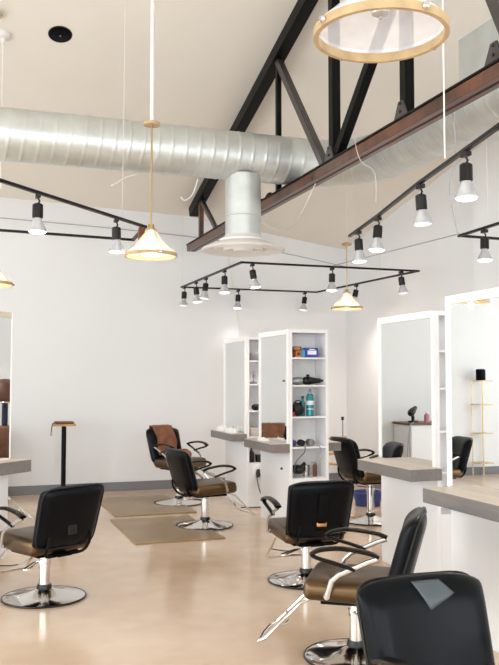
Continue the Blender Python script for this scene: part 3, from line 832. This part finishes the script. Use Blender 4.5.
# ------------------------------------------------------------------ things in the stocked shelves
SX, SY = 3.28, 8.08
def sh(x, d, z): return (SX + x, SY + d, z)
def carton(label, x0, x1, z, h, mat, band=None, d0=.03, d1=.14):
    t = thing('product_box', label, 'box', sh((x0 + x1) / 2, (d0 + d1) / 2, z), 0, 'boxes on the top shelf')
    w = (x1 - x0) / 2; dd = (d1 - d0) / 2
    bm = new(); add_box(bm, -w, w, -dd, dd, 0.0005, h, .002, 1); obj('carton', bm, mat, t, False)
    if band:
        bm = new(); add_box(bm, -w * .7, w * .7, -dd - .001, -dd + .0005, h * .3, h * .72); add_box(bm, -w * .45, w * .45, -dd - .0012, -dd + .0005, h * .78, h * .88)
        obj('printed_panel', bm, band, t, False)
    return t
z5 = 1.82
carton('orange product box on the top shelf', .085, .148, z5, .072, 'orange', 'brown')
carton('small cyan product box between the orange and blue ones', .152, .192, z5, .085, 'cyan')
carton('blue and white product box on the top shelf', .198, .345, z5, .105, 'blue', 'paper')
o = carton('dark brown box stacked slanting on the orange box', .045, .150, z5 + .0725, .042, 'brown', 'orange')
z4 = 1.525
def dryer(name, label, loc, rz, mat, mat2, s=1.0, lay=0.0, cord=False):
    t = thing(name, label, 'hair dryer', loc, rz)
    bm = new(); add_lathe(bm, [(.0, -.065), (.03, -.064), (.042, -.045), (.045, 0), (.036, .05), (.026, .10), (.024, .13), (0, .13)], seg=20, mat=Matrix.Rotation(PI / 2, 4, 'Y') @ Matrix.Scale(s, 4))
    bmesh.ops.translate(bm, vec=(0, 0, .046 * s), verts=bm.verts)
    obj('barrel', bm, mat, t)
    bm = new(); ca, sa = math.cos(lay), math.sin(lay)
    add_tube(bm, [(-.01 * s, 0, .04 * s), (-.02 * s, -.05 * s * ca, (.04 + .03 * sa) * s), (-.03 * s, -.13 * s * ca, (.03 + .09 * sa) * s)], .018 * s, 12)
    obj('handle', bm, mat2, t)
    bm = new(); add_box(bm, .128 * s, .165 * s, -.03 * s, .03 * s, .035 * s, .057 * s, .004, 1); obj('nozzle', bm, mat2, t)
    return t
dryer('hair_dryer', 'silver hair dryer lying on the second shelf', sh(.13, .11, z4 + .0005), PI * .9, 'grey', 'darkwood', .95)
dryer('hair_dryer', 'black hair dryer tipping forward beside the silver one', sh(.27, .12, z4 + .0005), -.15, 'plastic', 'plastic', 1.0, .9)
z3 = 1.19
t = thing('spray_can', 'teal tall spray can on the middle shelf', 'spray can', sh(.285, .12, z3))
bm = new(); add_lathe(bm, [(.038, .001), (.041, .005), (.041, .215), (.034, .232), (.02, .24), (0, .24)], seg=24); obj('can_body', bm, 'teal', t)
bm = new(); add_lathe(bm, [(.0415, .12), (.0415, .165)], seg=24, cap0=False, cap1=False); add_lathe(bm, [(.0415, .07), (.0415, .08)], seg=24, cap0=False, cap1=False); obj('printed_label', bm, 'paper', t)
bm = new(); add_lathe(bm, [(.016, .238), (.016, .26), (.011, .28), (.004, .295), (0, .295)], seg=16); obj('nozzle_cap', bm, 'grey', t)
t = thing('spray_bottle', 'dark slim bottle squeezed beside the teal can', 'bottle', sh(.215, .16, z3))
bm = new(); add_lathe(bm, [(.026, .001), (.028, .01), (.028, .14), (.012, .17), (.012, .19), (0, .19)], seg=18); obj('bottle_body', bm, 'teal', t)
bm = new(); add_lathe(bm, [(.014, .188), (.014, .215), (0, .218)], seg=12); obj('bottle_cap', bm, 'plastic', t)
t = thing('toiletry_bag', 'black soft bag slumped on the middle shelf', 'bag', sh(.135, .10, z3))
bm = new(); bmesh.ops.create_icosphere(bm, subdivisions=3, radius=1)
for v in bm.verts:
    n_ = .1 * math.sin(v.co.x * 6 + 1) * math.sin(v.co.z * 5) + .08 * math.sin(v.co.y * 7)
    v.co = Vector((v.co.x * .072, v.co.y * .06, (v.co.z + 1) * .072 if v.co.z > -1 else 0)) * (1 + n_)
    v.co.z = max(v.co.z, .001)
obj('bag_body', bm, 'plastic', t)
bm = new(); add_tube(bm, [(-.04, 0, .12), (-.03, 0, .16), (.02, 0, .165), (.04, 0, .12)], .006, 8, smooth=4); obj('bag_handle', bm, 'plastic', t)
bm = new(); add_box(bm, -.018, .018, -.03, .03, .0005, .05, .002, 1); o = obj('product_box', bm, 'red', smooth=False); o.location = sh(.052, .06, z3); tag(o, 'tiny red box left of the black bag', 'box')
z2 = .868
def brush(label, loc, rz, mat, k=1.0):
    t = thing('round_brush', label, 'hair brush', loc, rz, 'round brushes on the fourth shelf')
    bm = new(); prof = []
    for i in range(12): prof += [(.018 * k, i * .007), (.032 * k, i * .007 + .002), (.018 * k, i * .007 + .005)]
    add_lathe(bm, [(0, 0)] + prof + [(0, .086)], seg=18, mat=Matrix.Translation((0, 0, .033 * k)) @ Matrix.Rotation(PI / 2, 4, 'Y')); obj('bristles', bm, mat, t)
    bm = new(); add_tube(bm, [(.08, 0, .033 * k), (.12, 0, .033 * k), (.16, 0, .03 * k)], .010, 10); obj('handle', bm, 'plastic', t)
    return t
brush('purple round brush at the left of the fourth shelf', sh(.065, .06, z2), PI / 2 - .2, 'purple', 1.15)
brush('black round brush in the middle of the fourth shelf', sh(.165, .06, z2), PI / 2 - .1, 'plastic', 1.1)
brush('black and silver round brush at the right of the fourth shelf', sh(.285, .07, z2), PI / 2 + .1, 'grey', 1.15)
# fifth compartment: dryer, trimmers and metal cup standing on the cabinet deck (z .74)
z1 = .541
dryer('hair_dryer', 'black hair dryer propped in the lowest shelf bay', sh(.12, .10, z1 + .03), 2.2, 'plastic', 'plastic', 1.15, .8)
t = thing('steel_cup', 'brushed steel tool cup in the lowest shelf bay', 'cup', sh(.245, .14, z1))
bm = new(); add_lathe(bm, [(0, .001), (.036, .001), (.042, .12), (.038, .12), (.033, .01), (0, .01)], seg=24, cap0=False, cap1=False); obj('cup_body', bm, 'steelbar', t)
t = thing('hair_clipper', 'black hair clipper standing beside the steel cup', 'hair clipper', sh(.325, .09, z1))
bm = new(); add_box(bm, -.022, .022, -.018, .018, .001, .13, .012, 3); obj('clipper_body', bm, 'darkwood', t)
bm = new(); add_box(bm, -.018, .018, -.012, .012, .13, .15, .002, 1); obj('clipper_blade', bm, 'steelbar', t)
cable('power_cord', 'black cord looping down from the fourth shelf', [sh(.17, -.006, z2 + .01), sh(.16, -.012, .81), sh(.07, -.01, .72), sh(.045, -.008, .60), sh(.06, -.008, .56)], .0045, 'darkcable')
cable('power_cord', 'grey cord looping at the right of the lowest bay', [sh(.32, .01, z2 + .006), sh(.335, -.01, z2 + .005), sh(.36, -.012, .80), sh(.31, -.01, .72), sh(.24, .0, .70)], .0045, 'greycable')

# far station shelf things and cord
SX2, SY2 = 3.37, 9.72
def s2(x, d, z): return (SX2 + x, SY2 + d, z)
def lone(name, label, cat, bm, mat, loc, group=None):
    o = obj(name, bm, mat); o.location = loc; return tag(o, label, cat, group)
bm = new(); add_box(bm, -.09, .09, -.06, .06, 0.0005, .10, .006, 2); lone('storage_box', 'pale box on the farthest station top shelf', 'box', bm, 'grey', s2(.16, .12, 1.82))
t = thing('scissors_stand', 'small stand of steel scissors on the farthest station', 'scissors stand', s2(.12, .10, 1.525))
bm = new(); add_lathe(bm, [(.045, .001), (.05, .02), (.02, .03), (.008, .04), (.008, .16), (0, .165)], seg=16); obj('stand_body', bm, 'grey', t)
bm = new(); add_tube(bm, [(-.03, 0, .15), (.0, 0, .05), (.03, 0, .15)], .006, 8); obj('scissors', bm, 'steelbar', t)
dryer('hair_dryer', 'black hair dryer on the farthest station shelf', s2(.16, .10, 1.29 + .13), .2, 'plastic', 'plastic', .9, 0)
for o in list(bpy.data.objects):
    if o.get('label') == 'black hair dryer on the farthest station shelf': o.location.z = 1.1905
bm = new(); add_box(bm, -.13, .13, -.09, .09, 0.0005, .11, .01, 2); lone('storage_basket', 'beige basket on the farthest station under the hair dryer', 'basket', bm, 'beige', s2(.19, .12, .8685))
t = thing('spray_bottle', 'slim bottle with pump in the farthest station lowest bay', 'bottle', s2(.09, .09, .541))
bm = new(); add_lathe(bm, [(.035, .001), (.035, .12), (.012, .15), (.01, .2), (0, .2)], seg=18); obj('bottle_body', bm, 'plastic', t)
bm = new(); add_tube(bm, [(0, 0, .2), (0, 0, .235), (-.03, 0, .235)], .006, 8); obj('pump', bm, 'grey', t)
bm = new(); add_lathe(bm, [(0, .001), (.05, .001), (.055, .09), (.045, .09), (.04, .01), (0, .01)], seg=20, cap0=False, cap1=False); lone('tool_cup', 'dark tool cup in the farthest station lowest bay', 'cup', bm, 'plastic', s2(.2, .1, .541))
t = thing('dryer_holder', 'white wall holder with dark dryer rings on station end', 'dryer holder', s2(.17, -.045, .34))
bm = new(); add_box(bm, -.10, .10, .0, .043, 0, .17, .01, 2); obj('holder_plate', bm, 'white', t)
bm = new(); add_lathe(bm, [(.03, 0), (.045, 0), (.045, .03), (.03, .03), (.03, 0)], (.05, -.001, .10), 20, False, False, mat=Matrix.Rotation(PI / 2, 4, 'X')); obj('holder_ring', bm, 'plastic', t)
bm = new(); add_lathe(bm, [(0, 0), (.02, 0), (.026, .04), (.02, .10), (0, .10)], (-.05, -.03, .03), 14); obj('plug', bm, 'plastic', t)
cable('power_cord', 'dark cord hanging down the farthest station end to the floor', [s2(.11, -.06, .45), s2(.10, -.07, .40), s2(.14, -.08, .20), s2(.22, -.10, .05), s2(.16, -.13, .012), s2(-.02, -.10, .012)], .007, 'darkcable')
cable('power_cord', 'pale cord beside the dark one on the farthest station', [s2(.12, -.06, .45), s2(.16, -.07, .38), s2(.22, -.08, .16), s2(.28, -.12, .012), s2(.20, -.2, .01)], .006, 'greycable')

# towels on the far worktops
def towel(label, loc, sx, sy, sz, seed):
    bm = new(); bmesh.ops.create_icosphere(bm, subdivisions=4, radius=1)
    rnd = random.Random(seed); ph = [rnd.uniform(0, 6) for _ in range(6)]
    for v in bm.verts:
        n_ = .16 * math.sin(v.co.x * 5 + ph[0]) * math.sin(v.co.y * 6 + ph[1]) + .1 * math.sin(v.co.x * 11 + v.co.y * 9 + ph[2])
        v.co = Vector((v.co.x * sx * (1 + n_ * .5), v.co.y * sy * (1 + n_ * .5), max(0, v.co.z * (1 + n_ * 2.2)) * sz + .001))
    o = obj('crumpled_towel', bm, 'towel'); o.location = loc
    return tag(o, label, 'towel', 'white towels on the worktops')
towel('crumpled white towel at the left of the farthest worktop', (3.26, 10.38, .906), .075, .17, .055, 3)
towel('crumpled white towel at the right of the farthest worktop', (3.26, 10.0, .906), .07, .15, .05, 4)
towel('small white cloth on the worktop below the stocked shelves station mirror', (3.17, 8.60, .906), .05, .13, .025, 5)

# ------------------------------------------------------------------ background behind the partition gap
t = thing('wooden_chair', 'honey wood side chair standing far back behind the partition gap', 'chair', (4.93, 10.1, 0), .3)
bm = new(); add_box(bm, -.2, .2, -.2, .2, .43, .455, .008, 2); obj('seat', bm, 'wood', t)
for sx in (-1, 1):
    for sy in (-1, 1):
        bm = new(); add_tube(bm, [(sx * .18, sy * .18, .43), (sx * .2, sy * .2, 0)], [.018, .014], 10); obj('leg', bm, 'wood', t)
bm = new()
for sx in (-1, 1): add_tube(bm, [(sx * .18, .18, .455), (sx * .18, .22, .78)], .014, 8)
for z in (.55, .66, .76): add_box(bm, -.18, .18, .19, .215, z, z + .035, .004, 1)
obj('backrest', bm, 'wood', t)
t = thing('pole_stand', 'thin dark metal pole stand rising behind the wooden chair', 'pole stand', (5.12, 10.62, 0))
bm = new(); add_tube(bm, [(0, 0, .03), (0, 0, 1.0)], .009, 8); obj('pole', bm, 'grey', t)
bm = new(); add_lathe(bm, [(.014, 1.0), (.02, 1.01), (.02, 1.05), (0, 1.055)], seg=12); obj('finial', bm, 'plastic', t)
bm = new(); add_lathe(bm, [(.14, .001), (.14, .012), (.03, .03), (0, .03)], seg=24); obj('foot', bm, 'grey', t)
t = thing('storage_tub', 'blue plastic tub on the floor under the rear chair', 'tub', (4.85, 9.35, 0), .2)
bm = new(); add_lathe(bm, [(.15, .001), (.19, .16), (.2, .165), (.2, .175), (.18, .175), (.145, .012), (0, .012)], seg=32, cap1=False); obj('tub_body', bm, 'bluetub', t)

# ------------------------------------------------------------------ things seen in the mirrors
t = thing('ladder_shelf', 'brass ladder shelf reflected in the right-hand mirror', 'ladder shelf', (-2.15, 11.52, 0))
bm = new()
for sx in (-.10, .11): add_tube(bm, [(sx, .12, .0), (sx, .12, 1.58)], .008 if sx > 0 else .012, 8)
obj('upright', bm, 'gold', t)
for z in (.22, .70, 1.17, 1.56):
    bm = new(); add_box(bm, -.12, .13, -.14, .14, z - .014, z, .003, 1)
    obj('shelf', bm, 'gold', t)
t = thing('cylinder_speaker', 'small black cylindrical speaker on top of the ladder shelf', 'speaker', (-2.12, 11.50, 1.561))
bm = new(); add_lathe(bm, [(0, .001), (.07, .001), (.078, .01), (.078, .17), (.068, .182), (0, .182)], seg=28); obj('speaker_body', bm, 'hole', t)
bm = new(); add_torus(bm, .06, .004, (0, 0, .183), 24, 6); obj('control_ring', bm, 'plastic', t)
t = thing('side_cabinet', 'white cabinet with brown top reflected in the middle mirror', 'cabinet', (-.06, 11.40, 0))
bm = new(); add_box(bm, -.55, .5, -.26, .29, 0, .87, .004, 1); obj('cabinet_body', bm, 'white', t)
bm = new(); add_box(bm, -.57, .52, -.28, .295, .871, .905, .003, 1); obj('cabinet_top', bm, 'darkwood', t)
t = thing('hair_dryer', 'big black hair dryer on the cabinet reflected in a mirror', 'hair dryer', (.33, 11.3, .906), 2.6)
bm = new(); add_lathe(bm, [(.0, -.09), (.05, -.088), (.065, -.05), (.065, .02), (.05, .08), (.036, .15), (0, .15)], seg=20, mat=Matrix.Translation((0, 0, .17)) @ Matrix.Rotation(PI / 2 - .5, 4, 'Y') @ Matrix.Scale(.85, 4)); obj('barrel', bm, 'plastic', t)
bm = new(); add_tube(bm, [(0, 0, .16), (.02, 0, .09), (.03, 0, .012)], .026, 12); add_box(bm, -.05, .12, -.05, .05, .0, .03, .01, 2); obj('handle', bm, 'plastic', t)
t = thing('spray_bottle', 'small pink bottle next to the reflected hair dryer', 'bottle', (.07, 11.3, .906))
bm = new(); add_lathe(bm, [(.04, .001), (.042, .11), (.015, .14), (0, .14)], seg=18); obj('bottle_body', bm, 'pink', t)
bm = new(); add_lathe(bm, [(.016, .138), (.016, .17), (0, .172)], seg=12); obj('bottle_cap', bm, 'paper', t)
cable('power_cord', 'grey coiled cord hanging beside the reflected cabinet', [(.42, 11.1, .92), (.50, 11.08, .85), (.53, 11.1, .5), (.51, 11.12, .25), (.47, 11.12, .3), (.50, 11.1, .6), (.48, 11.09, .88)], .008, 'greycable')

# hooded dryer chair against the right wall, reflected in the left mirror
t = thing('hood_dryer', 'brown hooded dryer on dark column reflected in left-edge mirror', 'hood dryer', (4.98, 6.72, 0))
bm = new(); add_lathe(bm, [(.22, 1.28), (.235, 1.32), (.22, 1.44), (.16, 1.54), (.06, 1.585), (0, 1.59)], (-.12, 0, 0), 32, cap0=False); o = obj('hood', bm, 'brown', t); o.modifiers.new('th', 'SOLIDIFY').thickness = .012
bm = new(); add_torus(bm, .225, .012, (-.12, 0, 1.285), 36, 8); obj('hood_rim', bm, 'chrome', t)
bm = new(); add_tube(bm, [(.16, 0, .04), (.16, 0, 1.35), (.05, 0, 1.5)], .04, 14); obj('column', bm, 'navy', t)
bm = new(); add_lathe(bm, [(.2, .001), (.2, .02), (.05, .05), (0, .05)], (.16, 0, 0), 28); obj('foot', bm, 'chrome', t)
t = thing('lounge_chair', 'dark armchair with tan cushions reflected in left-edge mirror', 'chair', (4.45, 6.80, 0), .1)
bm = new(); add_box(bm, -.28, .28, -.28, .28, .12, .42, .04, 3); obj('seat', bm, 'leather', t)
bm = new(); add_box(bm, .2, .32, -.28, .28, .425, .98, .04, 3); obj('backrest', bm, 'darkwood', t)
for s in (-1, 1):
    bm = new(); add_box(bm, -.26, .26, s * .30 - .045, s * .30 + .045, .12, .66, .03, 3); obj('armrest', bm, 'leather', t)
    for sx in (-.22, .22):
        bm = new(); add_tube(bm, [(sx, s * .22, .125), (sx, s * .22, 0)], .018, 8); obj('leg', bm, 'chrome', t)

# ------------------------------------------------------------------ light
w = bpy.data.worlds.new('world'); S.world = w; w.use_nodes = True
nt = w.node_tree; bg = nt.nodes['Background']
sky = nt.nodes.new('ShaderNodeTexSky'); sky.sky_type = 'HOSEK_WILKIE'; sky.turbidity = 6; sky.ground_albedo = .6
sky.sun_direction = Vector((.3, -.5, .8)).normalized()
mxn = nt.nodes.new('ShaderNodeMix'); mxn.data_type = 'RGBA'; mxn.inputs['Factor'].default_value = .8
mxn.inputs['B'].default_value = (.93, .985, 1.0, 1)
nt.links.new(sky.outputs['Color'], mxn.inputs['A']); nt.links.new(mxn.outputs['Result'], bg.inputs['Color'])
bg.inputs['Strength'].default_value = 1.2

def area(name, loc, rot, sx, sy, e, col=(1, 1, 1)):
    ld = bpy.data.lights.new(name, 'AREA'); ld.shape = 'RECTANGLE'; ld.size = sx; ld.size_y = sy; ld.energy = e; ld.color = col
    o = bpy.data.objects.new(name, ld); C.objects.link(o); o.location = loc; o.rotation_euler = rot
    return o
for a, b in ow: area('window_daylight', ((a + b) / 2, YF + .05, 2.15), (PI / 2, 0, 0), b - a, 3.6, 62, (.92, .985, 1))
for i, (a, b) in enumerate(ol): area('window_daylight', (XL + .05, (a + b) / 2, 1.85), (PI / 2, 0, -PI / 2), b - a, 3.0, (60, 85, 55, 25)[i], (.92, .99, 1))  # fill lamps at the added left-wall windows, evening out the room

# ------------------------------------------------------------------ camera
f = 820.0
psi = math.atan(287 / f); pit = math.atan(45.5 / f)
cd = bpy.data.cameras.new('camera'); cam = bpy.data.objects.new('camera', cd); C.objects.link(cam)
cam.location = (0, 0, 1.6); cam.rotation_euler = (PI / 2 + pit, 0, -psi)
cd.sensor_fit = 'VERTICAL'; cd.sensor_height = 36; cd.lens = f / 665 * 36; cd.clip_start = .05
S.camera = cam
vs = S.view_settings
vs.view_transform = 'Standard'; vs.look = 'None'; vs.gamma = 1; vs.use_curve_mapping = False
vs.exposure = 0.80
